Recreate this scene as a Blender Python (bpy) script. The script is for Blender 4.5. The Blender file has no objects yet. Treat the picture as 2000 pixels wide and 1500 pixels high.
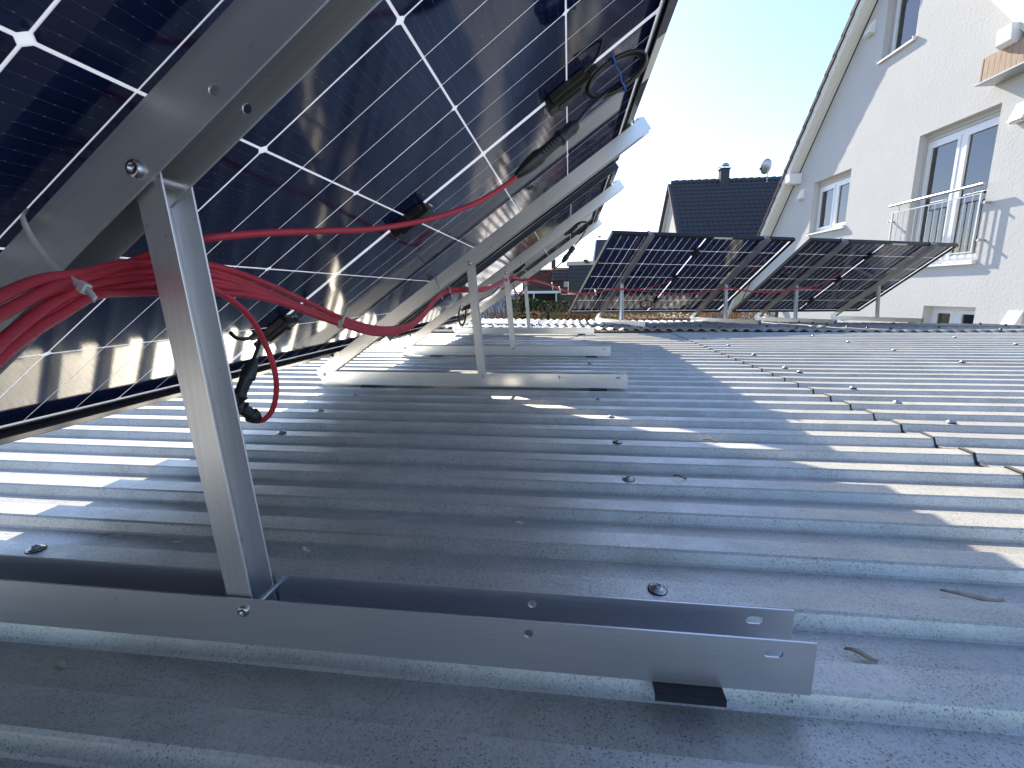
import bpy, math, random
import numpy as np
from mathutils import Vector, Matrix, noise
from mathutils.geometry import tessellate_polygon
random.seed(7)
PI = math.pi
SC = bpy.context.scene
COL = SC.collection

# ------------------------------------------------------------------ camera, light, exposure
F_PX, CX, CZ = 906.3109, 0.6589, 0.2894
YAW, PITCH, ROLL = -0.1219, 0.1946, -0.0103
def cam_axes():
    cy, sy, cp, sp = math.cos(YAW), math.sin(YAW), math.cos(PITCH), math.sin(PITCH)
    F = Vector((sy*cp, cy*cp, -sp)); Rt = Vector((cy, -sy, 0)); U = Rt.cross(F)
    cr, sr = math.cos(ROLL), math.sin(ROLL)
    return cr*Rt+sr*U, -sr*Rt+cr*U, F
RT, UP, FW = cam_axes()
CAM = Vector((CX, 0, CZ))
cd = bpy.data.cameras.new('camera'); cam = bpy.data.objects.new('camera', cd); COL.objects.link(cam)
cd.sensor_width = 36; cd.lens = F_PX/2000*36; cd.clip_start = 0.02; cd.clip_end = 600
cam.matrix_world = Matrix(((RT.x, UP.x, -FW.x, CAM.x), (RT.y, UP.y, -FW.y, CAM.y), (RT.z, UP.z, -FW.z, CAM.z), (0, 0, 0, 1)))
SC.camera = cam
SUN = Vector((-0.427, 1.38, 1.0)).normalized()
SUN_EL = math.asin(SUN.z); SUN_AZ = math.atan2(SUN.x, SUN.y)
w = bpy.data.worlds.new('World'); SC.world = w; w.use_nodes = True
wn = w.node_tree.nodes; wl = w.node_tree.links
sky = wn.new('ShaderNodeTexSky'); sky.sky_type = 'NISHITA'; sky.sun_disc = False
sky.sun_elevation = SUN_EL; sky.sun_rotation = SUN_AZ
sky.air_density = 1.0; sky.dust_density = 0.35; sky.ozone_density = 3.0
wb_ = wn.new('ShaderNodeMix'); wb_.data_type = 'RGBA'; wb_.blend_type = 'MULTIPLY'; wb_.inputs[0].default_value = 1; wb_.inputs[7].default_value = (1.02, .965, 1.04, 1)   # white balance
wl.new(sky.outputs[0], wb_.inputs[6]); wl.new(wb_.outputs[2], wn['Background'].inputs[0]); wn['Background'].inputs[1].default_value = 0.112
sl = bpy.data.lights.new('sun', 'SUN'); sl.energy = 4.0; sl.angle = math.radians(0.53); sl.color = (1.0, 0.90, 0.76)
so = bpy.data.objects.new('sun', sl); COL.objects.link(so)
so.rotation_euler = SUN.to_track_quat('Z', 'Y').to_euler(); so.location = SUN*20
vs = SC.view_settings; vs.view_transform = 'Standard'; vs.look = 'None'; vs.gamma = 1; vs.use_curve_mapping = False
vs.exposure = 1.45

def at(u, v, y):
    """point on the view line of photo pixel (u, v) at depth y of the place"""
    d = RT*((u-1000)/F_PX) + UP*(-(v-750)/F_PX) + FW
    return CAM + d*(y/d.y)

# ------------------------------------------------------------------ materials
def mat(name, base=(.5, .5, .5), rough=.5, metal=0., spec=.5, coat=0., trans=0., sheen=0.):
    m = bpy.data.materials.new(name); m.use_nodes = True
    b = m.node_tree.nodes['Principled BSDF']
    b.inputs['Base Color'].default_value = (*base, 1); b.inputs['Roughness'].default_value = rough
    b.inputs['Metallic'].default_value = metal; b.inputs['Specular IOR Level'].default_value = spec
    b.inputs['Coat Weight'].default_value = coat; b.inputs['Transmission Weight'].default_value = trans
    return m
def nd(m, t, **kw):
    n = m.node_tree.nodes.new(t)
    for k, v in kw.items(): setattr(n, k, v)
    return n
def lk(m, a, b): m.node_tree.links.new(a, b)
def coords(m, kind='Object', scale=(1, 1, 1), rot=(0, 0, 0)):
    t = nd(m, 'ShaderNodeTexCoord'); mp = nd(m, 'ShaderNodeMapping')
    mp.inputs['Scale'].default_value = scale; mp.inputs['Rotation'].default_value = rot
    lk(m, t.outputs[kind], mp.inputs[0]); return mp.outputs[0]
def noise_t(m, vec, scale, detail=4, rough=.55, dist=0):
    n = nd(m, 'ShaderNodeTexNoise'); n.inputs['Scale'].default_value = scale; n.inputs['Detail'].default_value = detail
    n.inputs['Roughness'].default_value = rough; n.inputs['Distortion'].default_value = dist
    lk(m, vec, n.inputs['Vector']); return n.outputs['Fac']
def ramp(m, fac, stops):
    r = nd(m, 'ShaderNodeValToRGB'); lk(m, fac, r.inputs[0])
    while len(r.color_ramp.elements) < len(stops): r.color_ramp.elements.new(.5)
    for e, (p, c) in zip(r.color_ramp.elements, stops):
        e.position = p; e.color = (*c, 1) if len(c) == 3 else c
    return r.outputs[0]
def g(v): return (v, v, v)
def mixc(m, fac, a, b, mode='MIX'):
    n = nd(m, 'ShaderNodeMix', data_type='RGBA', blend_type=mode)
    if hasattr(fac, 'links') or not isinstance(fac, (int, float)): lk(m, fac, n.inputs[0])
    else: n.inputs[0].default_value = fac
    for s, x in ((6, a), (7, b)):
        if isinstance(x, tuple): n.inputs[s].default_value = (*x, 1)
        else: lk(m, x, n.inputs[s])
    return n.outputs[2]
def bump(m, h, strength=.2, dist=.001):
    b = nd(m, 'ShaderNodeBump'); b.inputs['Strength'].default_value = strength; b.inputs['Distance'].default_value = dist
    lk(m, h, b.inputs['Height']); lk(m, b.outputs[0], m.node_tree.nodes['Principled BSDF'].inputs['Normal'])
def setc(m, out, socket='Base Color'): lk(m, out, m.node_tree.nodes['Principled BSDF'].inputs[socket])
def mathn(m, op, a, b=None):
    n = nd(m, 'ShaderNodeMath', operation=op)
    for i, x in enumerate((a, b)):
        if x is None: continue
        if isinstance(x, (int, float)): n.inputs[i].default_value = x
        else: lk(m, x, n.inputs[i])
    return n.outputs[0]

def aluminium(name, streak_axis, base=.66, rough=.34):
    m = mat(name, g(base), rough, .82)
    sc = [900, 900, 900]; sc[streak_axis] = 6
    v = coords(m, 'Object', tuple(s/10 for s in sc))
    n1 = noise_t(m, v, 6, 3)
    n2 = noise_t(m, coords(m), 9, 5)
    n3 = noise_t(m, coords(m), 140, 2)
    c = ramp(m, n1, [(.3, g(base*.94)), (.7, g(base*1.05))])
    c = mixc(m, ramp(m, n2, [(.55, g(0)), (.8, g(.35))]), c, (base*.78, base*.78, base*.80))
    c = mixc(m, ramp(m, n3, [(.70, g(0)), (.76, g(.5))]), c, (.25, .25, .26))
    setc(m, c)
    setc(m, ramp(m, n2, [(.2, g(rough-.04)), (.8, g(rough+.08))]), 'Roughness')
    bump(m, n1, .12, .0006)
    return m
M_RAIL = aluminium('brushed_aluminium_rail', 0)
M_UPR = aluminium('brushed_aluminium_upright', 2)
M_STEEL = mat('stainless_steel', g(.42), .22, 1.)
M_STEEL2 = mat('dull_steel', (.5, .5, .5), .33, .9)

# galvanised corrugated sheet: weathered, speckled
def sheet_metal(name, tone=1., metal=.42):
    m = mat(name, g(.45), .45, metal, .5)
    W = lambda t: (t[0]*1.05, t[1]*1.01, t[2]*.90)
    v = coords(m, 'Object')
    big = noise_t(m, v, 1.7, 6, .6, .6)
    mid = noise_t(m, v, 12, 6, .65, .3)
    vx = coords(m, 'Object', (1, 5, 1))
    strk = noise_t(m, vx, 9, 5, .7, .8)
    stain = noise_t(m, coords(m, 'Object', (1, 2.2, 1)), 4.3, 7, .68, 1.1)
    fine = noise_t(m, v, 320, 3, .7)
    speck = noise_t(m, v, 620, 2, .6)
    vo = nd(m, 'ShaderNodeTexVoronoi'); vo.inputs['Scale'].default_value = 260; lk(m, v, vo.inputs['Vector'])
    c = ramp(m, big, [(.25, W((.30*tone, .31*tone, .32*tone))), (.5, W((.40*tone, .405*tone, .40*tone))), (.8, W((.50*tone, .50*tone, .48*tone)))])
    c = mixc(m, ramp(m, mid, [(.40, g(0)), (.68, g(.7))]), c, W((.33*tone, .345*tone, .34*tone)))
    c = mixc(m, ramp(m, strk, [(.45, g(0)), (.8, g(.5))]), c, W((.47*tone, .465*tone, .43*tone)))
    c = mixc(m, ramp(m, fine, [(.3, g(.55)), (.5, g(0)), (.72, g(0))]), c, W((.17*tone, .175*tone, .18*tone)))
    c = mixc(m, ramp(m, stain, [(.50, g(0)), (.66, g(.55))]), c, W((.27*tone, .265*tone, .235*tone)))
    c = mixc(m, ramp(m, stain, [(.28, g(.45)), (.42, g(0))]), c, W((.56*tone, .56*tone, .55*tone)))
    pits = mathn(m, 'MULTIPLY', ramp(m, speck, [(.585, g(0)), (.64, g(1))]), ramp(m, mid, [(.38, g(.3)), (.62, g(1))]))
    c = mixc(m, pits, c, W((.10*tone, .10*tone, .105*tone)))
    setc(m, c)
    r = mathn(m, 'ADD', ramp(m, mid, [(.2, g(.24)), (.8, g(.42))]), mathn(m, 'MULTIPLY', fine, .12))
    setc(m, r, 'Roughness')
    h = mathn(m, 'ADD', mathn(m, 'MULTIPLY', fine, .6), mathn(m, 'MULTIPLY', vo.outputs['Distance'], .6))
    bump(m, h, .35, .0006)
    return m
M_SHEET = sheet_metal('galvanised_sheet', 1.46, .40)
M_SHEET2 = sheet_metal('galvanised_sheet_newer', 1.40, .35)
M_WAVE = sheet_metal('fibre_cement_wave', .88, .08)

# solar cell: dark blue silicon behind glass, faint busbars
def cell_mat():
    m = mat('silicon_cell', (.004, .006, .022), .075, 0, .95, 0)
    b = m.node_tree.nodes['Principled BSDF']; b.inputs['Coat Roughness'].default_value = .06
    t = nd(m, 'ShaderNodeTexCoord'); sp = nd(m, 'ShaderNodeSeparateXYZ'); lk(m, t.outputs['Object'], sp.inputs[0])
    fx = mathn(m, 'FRACT', mathn(m, 'ADD', mathn(m, 'DIVIDE', sp.outputs[0], .01138), 40.5))
    bus = mathn(m, 'LESS_THAN', mathn(m, 'ABSOLUTE', mathn(m, 'SUBTRACT', fx, .5)), .022)
    fy = mathn(m, 'FRACT', mathn(m, 'ADD', mathn(m, 'DIVIDE', sp.outputs[1], .0117), 40.5))
    dots = mathn(m, 'LESS_THAN', mathn(m, 'ABSOLUTE', mathn(m, 'SUBTRACT', fy, .5)), .06)
    dd = mathn(m, 'MULTIPLY', mathn(m, 'LESS_THAN', mathn(m, 'ABSOLUTE', mathn(m, 'SUBTRACT', fx, .5)), .05), dots)
    n = noise_t(m, coords(m), 9, 3)
    c = ramp(m, n, [(.3, (.003, .008, .040)), (.7, (.006, .015, .075))])
    c = mixc(m, mathn(m, 'MULTIPLY', bus, .55), c, (.07, .075, .10))
    c = mixc(m, mathn(m, 'MULTIPLY', dd, .7), c, (.16, .17, .20))
    setc(m, c)
    n2 = noise_t(m, coords(m, 'Object', (1, 1, 1)), 500, 2)
    bump(m, n2, .05, .0003)
    return m
M_CELL = cell_mat()
def back_mat():
    m = bpy.data.materials.new('white_grid_backsheet'); m.use_nodes = True
    nt = m.node_tree; nt.nodes.clear()
    o = nt.nodes.new('ShaderNodeOutputMaterial'); d = nt.nodes.new('ShaderNodeBsdfDiffuse'); t = nt.nodes.new('ShaderNodeBsdfTranslucent')
    gl = nt.nodes.new('ShaderNodeBsdfGlossy'); gl.inputs['Roughness'].default_value = .08
    a = nt.nodes.new('ShaderNodeMixShader'); b = nt.nodes.new('ShaderNodeMixShader'); f = nt.nodes.new('ShaderNodeFresnel')
    d.inputs[0].default_value = (.8, .82, .86, 1); t.inputs[0].default_value = (.9, .93, .96, 1)
    a.inputs[0].default_value = .8
    nt.links.new(d.outputs[0], a.inputs[1]); nt.links.new(t.outputs[0], a.inputs[2])
    f.inputs[0].default_value = 1.4
    nt.links.new(f.outputs[0], b.inputs[0]); nt.links.new(a.outputs[0], b.inputs[1]); nt.links.new(gl.outputs[0], b.inputs[2])
    nt.links.new(b.outputs[0], o.inputs[0])
    return m
M_BACK = back_mat()
M_FRAME = mat('black_anodised_frame', (.022, .023, .027), .34, .35)
M_BOX = mat('black_plastic', (.012, .012, .013), .35)
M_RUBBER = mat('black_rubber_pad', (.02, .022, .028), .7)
M_LABEL = mat('pale_sticker', (.62, .61, .56), .5)
M_BLACKCABLE = mat('black_cable_sheath', (.010, .010, .010), .3)
M_BLUE = mat('blue_twist_tie', (.02, .12, .55), .35)
M_TIE = mat('milky_nylon', (.62, .64, .58), .4, 0, .5, 0, .25)
def red_mat():
    m = mat('red_cable_sheath', (.36, .018, .03), .52)
    n = noise_t(m, coords(m), 40, 4)
    setc(m, ramp(m, n, [(.3, (.38, .022, .038)), (.7, (.48, .032, .052))]))
    n2 = noise_t(m, coords(m), 700, 2); bump(m, n2, .15, .0003)
    return m
M_RED = red_mat()

def plaster():
    m = mat('white_roughcast', (.6, .6, .56), .9, 0, .2)
    v = coords(m); n = noise_t(m, v, 22, 6, .7); b = noise_t(m, v, 1.1, 5, .6)
    setc(m, ramp(m, b, [(.3, (.53, .53, .515)), (.7, (.57, .57, .555))]))
    bump(m, n, .45, .011); return m
M_PLASTER = plaster()
M_WHITE = mat('white_paint', (.80, .80, .78), .45)
M_PVC = mat('white_pvc', (.78, .79, .80), .25)
M_REVEAL = mat('smooth_white_render', (.74, .73, .72), .8)
M_TILE = mat('dark_roof_tile', (.045, .047, .056), .36)
M_VERGE = mat('dark_verge_tile', (.020, .019, .028), .7, 0, .12)
M_CURT = mat('white_curtain', (.70, .72, .68), .9)
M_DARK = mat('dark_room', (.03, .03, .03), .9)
M_SHUT = mat('grey_shutter_box', (.50, .49, .47), .6)
def glass_mat(name='window_glass', tint=(.80, .88, .84)):
    m = bpy.data.materials.new(name); m.use_nodes = True
    nt = m.node_tree; nt.nodes.clear()
    o = nt.nodes.new('ShaderNodeOutputMaterial'); t = nt.nodes.new('ShaderNodeBsdfTransparent'); t.inputs[0].default_value = (*tint, 1)
    gl = nt.nodes.new('ShaderNodeBsdfGlossy'); gl.inputs['Roughness'].default_value = .02
    f = nt.nodes.new('ShaderNodeFresnel'); f.inputs[0].default_value = 2.3
    x = nt.nodes.new('ShaderNodeMixShader'); nt.links.new(f.outputs[0], x.inputs[0]); nt.links.new(t.outputs[0], x.inputs[1]); nt.links.new(gl.outputs[0], x.inputs[2])
    nt.links.new(x.outputs[0], o.inputs[0]); return m
M_GLASS = glass_mat()
def wood():
    m = mat('weathered_larch', (.36, .24, .16), .7)
    n = noise_t(m, coords(m, 'Object', (14, 14, 1.2)), 6, 5, .6, .5)
    setc(m, ramp(m, n, [(.3, (.26, .17, .11)), (.6, (.42, .30, .20)), (.8, (.48, .38, .28))])); return m
M_WOOD = wood()
def noisy(name, a, b, scale, rough=.85, bs=0., detail=4):
    m = mat(name, a, rough, 0, .3); n = noise_t(m, coords(m), scale, detail, .6)
    setc(m, ramp(m, n, [(.32, a), (.68, b)]))
    if bs: bump(m, n, .5, bs)
    return m
M_GROUND = noisy('garden_soil_and_grass', (.06, .075, .03), (.13, .11, .06), 1.5, .95, .05, 8)
M_HEDGE = noisy('hedge_leaf', (.020, .045, .016), (.045, .085, .022), 3)
M_LIMELEAF = noisy('yellow_green_leaf', (.10, .13, .02), (.20, .20, .035), 6)
M_DRYLEAF = noisy('dry_brown_leaf', (.20, .10, .035), (.42, .25, .10), 4)
M_TWIG = noisy('twig_bark', (.10, .07, .05), (.22, .16, .12), 8)
M_BRICKR = noisy('red_brown_brick', (.085, .060, .055), (.12, .08, .07), 3)
M_BROWNR = noisy('brown_roof', (.07, .055, .05), (.11, .09, .08), 2)
M_GREYR = noisy('slate_grey_cladding', (.055, .065, .075), (.075, .085, .095), 4)
M_WALLG = noisy('cream_render', (.50, .49, .44), (.58, .57, .52), 2)
M_BLUEW = noisy('pale_blue_shed', (.38, .44, .52), (.44, .50, .58), 2)
M_SEED = noisy('dry_seed_wing', (.38, .29, .20), (.55, .46, .35), 90)
M_ZINC = mat('zinc_sheet', (.45, .46, .48), .35, .7)

# ------------------------------------------------------------------ mesh builder
class MB:
    def __init__(s): s.v = []; s.f = []; s.sm = []
    def add(s, vs_, fs_, smooth=False):
        o = len(s.v); s.v += [tuple(p) for p in vs_]; s.f += [tuple(i+o for i in f) for f in fs_]; s.sm += [smooth]*len(fs_); return s
    def box(s, a, b, M=None):
        x0, y0, z0 = a; x1, y1, z1 = b
        vs_ = [(x0,y0,z0),(x1,y0,z0),(x1,y1,z0),(x0,y1,z0),(x0,y0,z1),(x1,y0,z1),(x1,y1,z1),(x0,y1,z1)]
        if M: vs_ = [M @ Vector(p) for p in vs_]
        return s.add(vs_, [(0,3,2,1),(4,5,6,7),(0,1,5,4),(1,2,6,5),(2,3,7,6),(3,0,4,7)])
    def bar(s, p, q, w_, h_, up=(0, 0, 1)):
        p, q = Vector(p), Vector(q); d = (q-p); L = d.length; d.normalize(); u = Vector(up)
        x = d.cross(u); x = x.normalized() if x.length > 1e-6 else Vector((1, 0, 0)); z = x.cross(d)
        M = Matrix(((x.x, d.x, z.x, p.x), (x.y, d.y, z.y, p.y), (x.z, d.z, z.z, p.z), (0, 0, 0, 1)))
        return s.box((-w_/2, 0, -h_/2), (w_/2, L, h_/2), M)
    def tube(s, pts, r, n=8, caps=True):
        pts = [Vector(p) for p in pts]; N = len(pts); rr = r if isinstance(r, (list, tuple)) else [r]*N
        vs_, fs_ = [], []; prev = None
        for i, p in enumerate(pts):
            t = (pts[min(i+1, N-1)]-pts[max(i-1, 0)]).normalized()
            if prev is None:
                a = Vector((0, 0, 1)) if abs(t.z) < .9 else Vector((1, 0, 0)); x = t.cross(a).normalized()
            else: x = (prev - t*prev.dot(t)).normalized()
            prev = x; y = t.cross(x)
            for k in range(n):
                an = 2*PI*k/n; vs_.append(p + x*(rr[i]*math.cos(an)) + y*(rr[i]*math.sin(an)))
        for i in range(N-1):
            for k in range(n):
                k2 = (k+1) % n; fs_.append((i*n+k, i*n+k2, (i+1)*n+k2, (i+1)*n+k))
        s.add(vs_, fs_, True)
        if caps: s.add(vs_[:n], [tuple(range(n))[::-1]]); s.add(vs_[-n:], [tuple(range(n))])
        return s
    def lathe(s, prof, M, n=20):
        vs_, fs_ = [], []
        for r, z in prof:
            for k in range(n): vs_.append(M @ Vector((r*math.cos(2*PI*k/n), r*math.sin(2*PI*k/n), z)))
        for i in range(len(prof)-1):
            for k in range(n):
                k2 = (k+1) % n; fs_.append((i*n+k, i*n+k2, (i+1)*n+k2, (i+1)*n+k))
        s.add(vs_, fs_, True)
        s.add(vs_[:n], [tuple(range(n))[::-1]]); s.add(vs_[-n:], [tuple(range(n))]); return s
    def plate(s, outer, holes, t, M):
        """flat plate with real holes: 2-D loops in local xy, thickness t along local z"""
        loops = [outer]+holes
        tri = tessellate_polygon([[Vector((x, y, 0)) for x, y in L] for L in loops])
        flat = [p for L in loops for p in L]; N = len(flat)
        vs_ = [M @ Vector((x, y, 0)) for x, y in flat]+[M @ Vector((x, y, t)) for x, y in flat]
        fs_ = [tuple(f) for f in tri]+[tuple(i+N for i in f)[::-1] for f in tri]
        o = 0
        for L in loops:
            n = len(L)
            for k in range(n):
                k2 = (k+1) % n; fs_.append((o+k, o+k2, o+k2+N, o+k+N))
            o += n
        return s.add(vs_, fs_)
    def build(s, name, m, parent=None, **kw):
        me = bpy.data.meshes.new(name); me.from_pydata(s.v, [], s.f); me.polygons.foreach_set('use_smooth', s.sm)
        ms = m if isinstance(m, (list, tuple)) else [m]
        for q in ms: me.materials.append(q)
        me.validate(); me.update()
        o = bpy.data.objects.new(name, me); COL.objects.link(o)
        if parent: o.parent = parent
        for k, v in kw.items(): o[k] = v
        return o
def fixn(o):
    import bmesh
    b = bmesh.new(); b.from_mesh(o.data); bmesh.ops.recalc_face_normals(b, faces=b.faces); b.to_mesh(o.data); b.free(); return o
def smooth_by_angle(o, wd=.0006, seg=2):
    md = o.modifiers.new('bevel', 'BEVEL'); md.width = wd; md.segments = seg; md.limit_method = 'ANGLE'; md.angle_limit = 1.0
    return o
def empty(name, M=None, loc=None, **kw):
    o = bpy.data.objects.new(name, None); o.empty_display_size = .05; COL.objects.link(o)
    if M is not None: o.matrix_basis = M
    if loc is not None: o.location = loc
    for k, v in kw.items(): o[k] = v
    return o
def copy_tree(o, parent=None):
    c = o.copy(); COL.objects.link(c); c.parent = parent
    for ch in [x for x in bpy.data.objects if x.parent == o]: copy_tree(ch, c)
    return c
CHILD = {}
def spline(P, n=8):
    P = [Vector(p) for p in P]; P = [P[0]*2-P[1]]+P+[P[-1]*2-P[-2]]; out = []
    for i in range(1, len(P)-2):
        a, b, c, d = P[i-1], P[i], P[i+1], P[i+2]
        for k in range(n):
            t = k/n; out.append(.5*((2*b)+(c-a)*t+(2*a-5*b+4*c-d)*t*t+(3*b-a-3*c+d)*t**3))
    out.append(P[-2]); return out
def circ(cx, cy, r, n=16, sx=1.): return [(cx+r*math.cos(2*PI*k/n)*sx, cy+r*math.sin(2*PI*k/n)) for k in range(n)]
def slot(cx, cy, hw, r, n=8):
    return [(cx+hw+r*math.cos(-PI/2+PI*k/n), cy+r*math.sin(-PI/2+PI*k/n)) for k in range(n+1)]+[(cx-hw+r*math.cos(PI/2+PI*k/n), cy+r*math.sin(PI/2+PI*k/n)) for k in range(n+1)]

# ------------------------------------------------------------------ near roof: trapezoid sheets, ribs along x
T0, PER, CR, SL, DEP, ZC = .227, .094, .033, .0075, .0150, -.005
def prof_z(y):
    t = (y-T0) % PER
    if t < CR: return 0.
    if t < CR+SL: return -DEP*(t-CR)/SL
    if t < PER-SL: return -DEP
    return -DEP*(PER-t)/SL
def key_ys(y0, y1):
    ks = []; k = math.floor((y0-T0)/PER)-1
    while T0+k*PER < y1+PER:
        b = T0+k*PER
        r = .0011
        for d_ in (0, CR, CR+SL, PER-SL):
            ks += [b+d_-r, b+d_+r]
        ks += [b+CR*.5, b+CR+SL+(PER-2*SL-CR)*.5]
        k += 1
    return [y0]+[y for y in sorted(ks) if y0+1e-4 < y < y1-1e-4]+[y1]
def sheet(name, x0, x1, y0, y1, lift, m, parent, seed, lift_edge=0., nx=None):
    ys = key_ys(y0, y1); nx = nx or max(8, int((x1-x0)/.05)); xs = [x0+(x1-x0)*i/nx for i in range(nx+1)]
    mb = MB(); vs_ = []
    for x in xs:
        for y in ys:
            z = ZC+prof_z(y)+lift+lift_edge*math.exp(-abs(x-x0)/.05)
            z += .0009*noise.noise(Vector((x*2.1+seed, y*4, seed)))+.00022*noise.noise(Vector((x*9, y*30, seed+3)))
            vs_.append((x, y+.0009*noise.noise(Vector((x*2.2, math.floor((y-T0)/PER)*3.3, seed))), z))
    ny = len(ys); n = len(vs_)
    top = [(i*ny+j, (i+1)*ny+j, (i+1)*ny+j+1, i*ny+j+1) for i in range(nx) for j in range(ny-1)]
    th = .0005
    allv = vs_+[(a, b, c-th) for a, b, c in vs_]
    bot = [tuple(q+n for q in f)[::-1] for f in top]
    rim = []
    for i in range(nx): rim += [(i*ny, i*ny+n, (i+1)*ny+n, (i+1)*ny), ((i+1)*ny+ny-1, (i+1)*ny+ny-1+n, i*ny+ny-1+n, i*ny+ny-1)]
    for j in range(ny-1): rim += [(j+1, j+1+n, j+n, j), (nx*ny+j, nx*ny+j+n, nx*ny+j+1+n, nx*ny+j+1)]
    mb.add(allv, top+bot+rim, False)
    return mb.build(name, m, parent)
roof = empty('near_roof', loc=(0, 0, 0), kind='structure')
XJ = 1.385
for i, (a, b) in enumerate(((-2.4, .978), (.972, 1.918), (1.912, 2.764), (2.758, 3.50))):
    sheet('roof_sheet', -2.6, XJ+.05, a, b, .0008*(i % 2), M_SHEET, roof, i*7.)
for i, (a, b) in enumerate(((-2.4, .988), (.952, 1.36), (1.324, 2.30), (2.262, 3.50))):
    sheet('roof_sheet', XJ, 6.45, a, b, .0024+.0016*(i % 2), M_SHEET2, roof, 40+i*7., .0014, nx=200)

# dark strip added for the shaded gap along the lap of the right-hand sheets
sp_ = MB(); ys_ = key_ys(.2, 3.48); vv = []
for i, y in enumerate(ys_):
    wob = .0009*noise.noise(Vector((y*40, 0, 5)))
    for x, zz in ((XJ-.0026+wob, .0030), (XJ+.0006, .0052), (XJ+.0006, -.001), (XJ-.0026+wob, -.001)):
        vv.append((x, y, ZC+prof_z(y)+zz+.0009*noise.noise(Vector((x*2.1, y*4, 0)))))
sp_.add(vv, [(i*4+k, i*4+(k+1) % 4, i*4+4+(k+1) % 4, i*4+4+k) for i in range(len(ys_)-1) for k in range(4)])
fixn(sp_.build('lap_shade_strip', M_RUBBER, roof))
def screw(parent, x, y, z, r=.0085, tilt=(0, 0)):
    M = Matrix.Translation((x, y, z)) @ Matrix.Rotation(tilt[0], 4, 'X') @ Matrix.Rotation(tilt[1], 4, 'Y')
    mb = MB(); mb.lathe([(r*1.05, -.002), (r*1.08, 0), (r, .0012), (r*.62, .0022), (r*.60, .0024), (r*.55, .0038), (r*.42, .0044), (r*.1, .0045)], M, 18)
    o = mb.build('roof_screw', M_STEEL2, parent)
    w_ = MB().lathe([(r*1.16, -.003), (r*1.18, -.0012), (r*1.12, .0004)], M, 18).build('rubber_washer', M_RUBBER, o)
    c = MB()
    for k in (0, 1): c.box((-r*.34, -r*.09, .0044), (r*.34, r*.09, .0048), M @ Matrix.Rotation(k*PI/2+.5, 4, 'Z'))
    c.build('cross_recess', M_BOX, o)
    return o
def crown(y):
    k = round((y-T0-CR/2)/PER); return T0+CR/2+k*PER
random.seed(3)
for x, ys in ((.040, (.435, .90, 1.08, 1.26, 1.55, 1.85, 2.2, 2.6, 3.0)), (.752, (.431, .713, .897, 1.085, 1.273, 1.65, 1.95, 2.33, 2.62, 2.9, 3.2))):
    for y in ys: screw(roof, x+random.uniform(-.012, .012), crown(y), ZC+.001, tilt=(random.uniform(-.12, .12), random.uniform(-.12, .12)))
for x, ys in ((1.49, (.62, 1.045, 1.239, 1.501, 1.79, 1.88, 2.175, 2.6, 3.0)), (2.2, (.9, 1.28, 1.65, 2.03, 2.4, 2.8, 3.2)), (2.95, (1.1, 1.5, 1.9, 2.3, 2.7, 3.1)), (3.7, (1.3, 1.8, 2.2, 2.6, 3.)), (4.5, (1.7, 2.2, 2.7, 3.2))):
    for y in ys: screw(roof, x+random.uniform(-.02, .02), crown(y), ZC+.0065, tilt=(random.uniform(-.15, .15), random.uniform(-.15, .15)))

# ------------------------------------------------------------------ far roof: wavy sheets, waves along y
def far_z(x, y): return .0985-.0075*x-.0225*y + .019*math.exp(-max(y-3.44, 0)/.22)
def far_edge(x): return 5.72-.2*(x+.43)
WP = .0762
far = empty('far_roof', loc=(0, 0, 0), kind='structure')
def wave_sheet(x0, x1, ya, yb, lift, seed):
    nx = int((x1-x0)/WP*10); mb = MB(); vs_ = []
    xs = [x0+(x1-x0)*i/nx for i in range(nx+1)]; ny = 8
    for x in xs:
        y0 = ya; y1 = min(yb, far_edge(x)) if yb > 4.4 else yb
        for j in range(ny+1):
            y = y0+(y1-y0)*j/ny
            z = far_z(x, y)-.009+.009*math.cos(2*PI*x/WP)+lift+.0012*noise.noise(Vector((x*2, y*2, seed)))
            vs_.append((x, y, z))
    n = len(vs_); m_ = ny+1
    top = [(i*m_+j, (i+1)*m_+j, (i+1)*m_+j+1, i*m_+j+1) for i in range(nx) for j in range(ny)]
    th = .0045
    rim = []
    for i in range(nx): rim += [(i*m_, i*m_+n, (i+1)*m_+n, (i+1)*m_), ((i+1)*m_+ny, (i+1)*m_+ny+n, i*m_+ny+n, i*m_+ny)]
    for j in range(ny): rim += [(j+1, j+1+n, j+n, j), (nx*m_+j, nx*m_+j+n, nx*m_+j+1+n, nx*m_+j+1)]
    mb.add(vs_+[(a, b, c-th) for a, b, c in vs_], top+[tuple(q+n for q in f)[::-1] for f in top]+rim, True)
    return mb.build('wavy_sheet', M_WAVE, far)
k = 0
x = -3.2
while x < 6.2:
    x2 = min(x+WP*12, 6.42)
    wave_sheet(x, x2+WP*.5, 3.44+.01*(k % 2), 4.36, .002*(k % 2), k*3.)
    wave_sheet(x+.3, min(x2+.3, 6.42)+WP*.5, 4.22, 9, .0075+.002*(k % 2), k*5.+2)
    x = x2; k += 1
for i in range(10):
    for xx in (-1.9, -1.1, -.34, .1, .38, .74, .81, 1.3, 1.75, 2.3, 2.9, 3.6, 4.3, 5.0, 5.6):
        yy = 3.56+i*.26+random.uniform(-.03, .03)
        if yy > far_edge(xx)-.05 or (i % 2 and xx not in (.74, .81, 2.9, 4.3, -1.1, .38)): continue
        cx_ = round((xx+random.uniform(-.0, .0))/WP)*WP
        M = Matrix.Translation((cx_, yy, far_z(cx_, yy)+(.010 if yy > 4.22 else .002)))
        MB().lathe([(.011, -.001), (.012, .001), (.008, .003), (.0065, .0035), (.006, .012), (.003, .0135)], M, 10).build('roof_screw', M_BOX, far)

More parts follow.
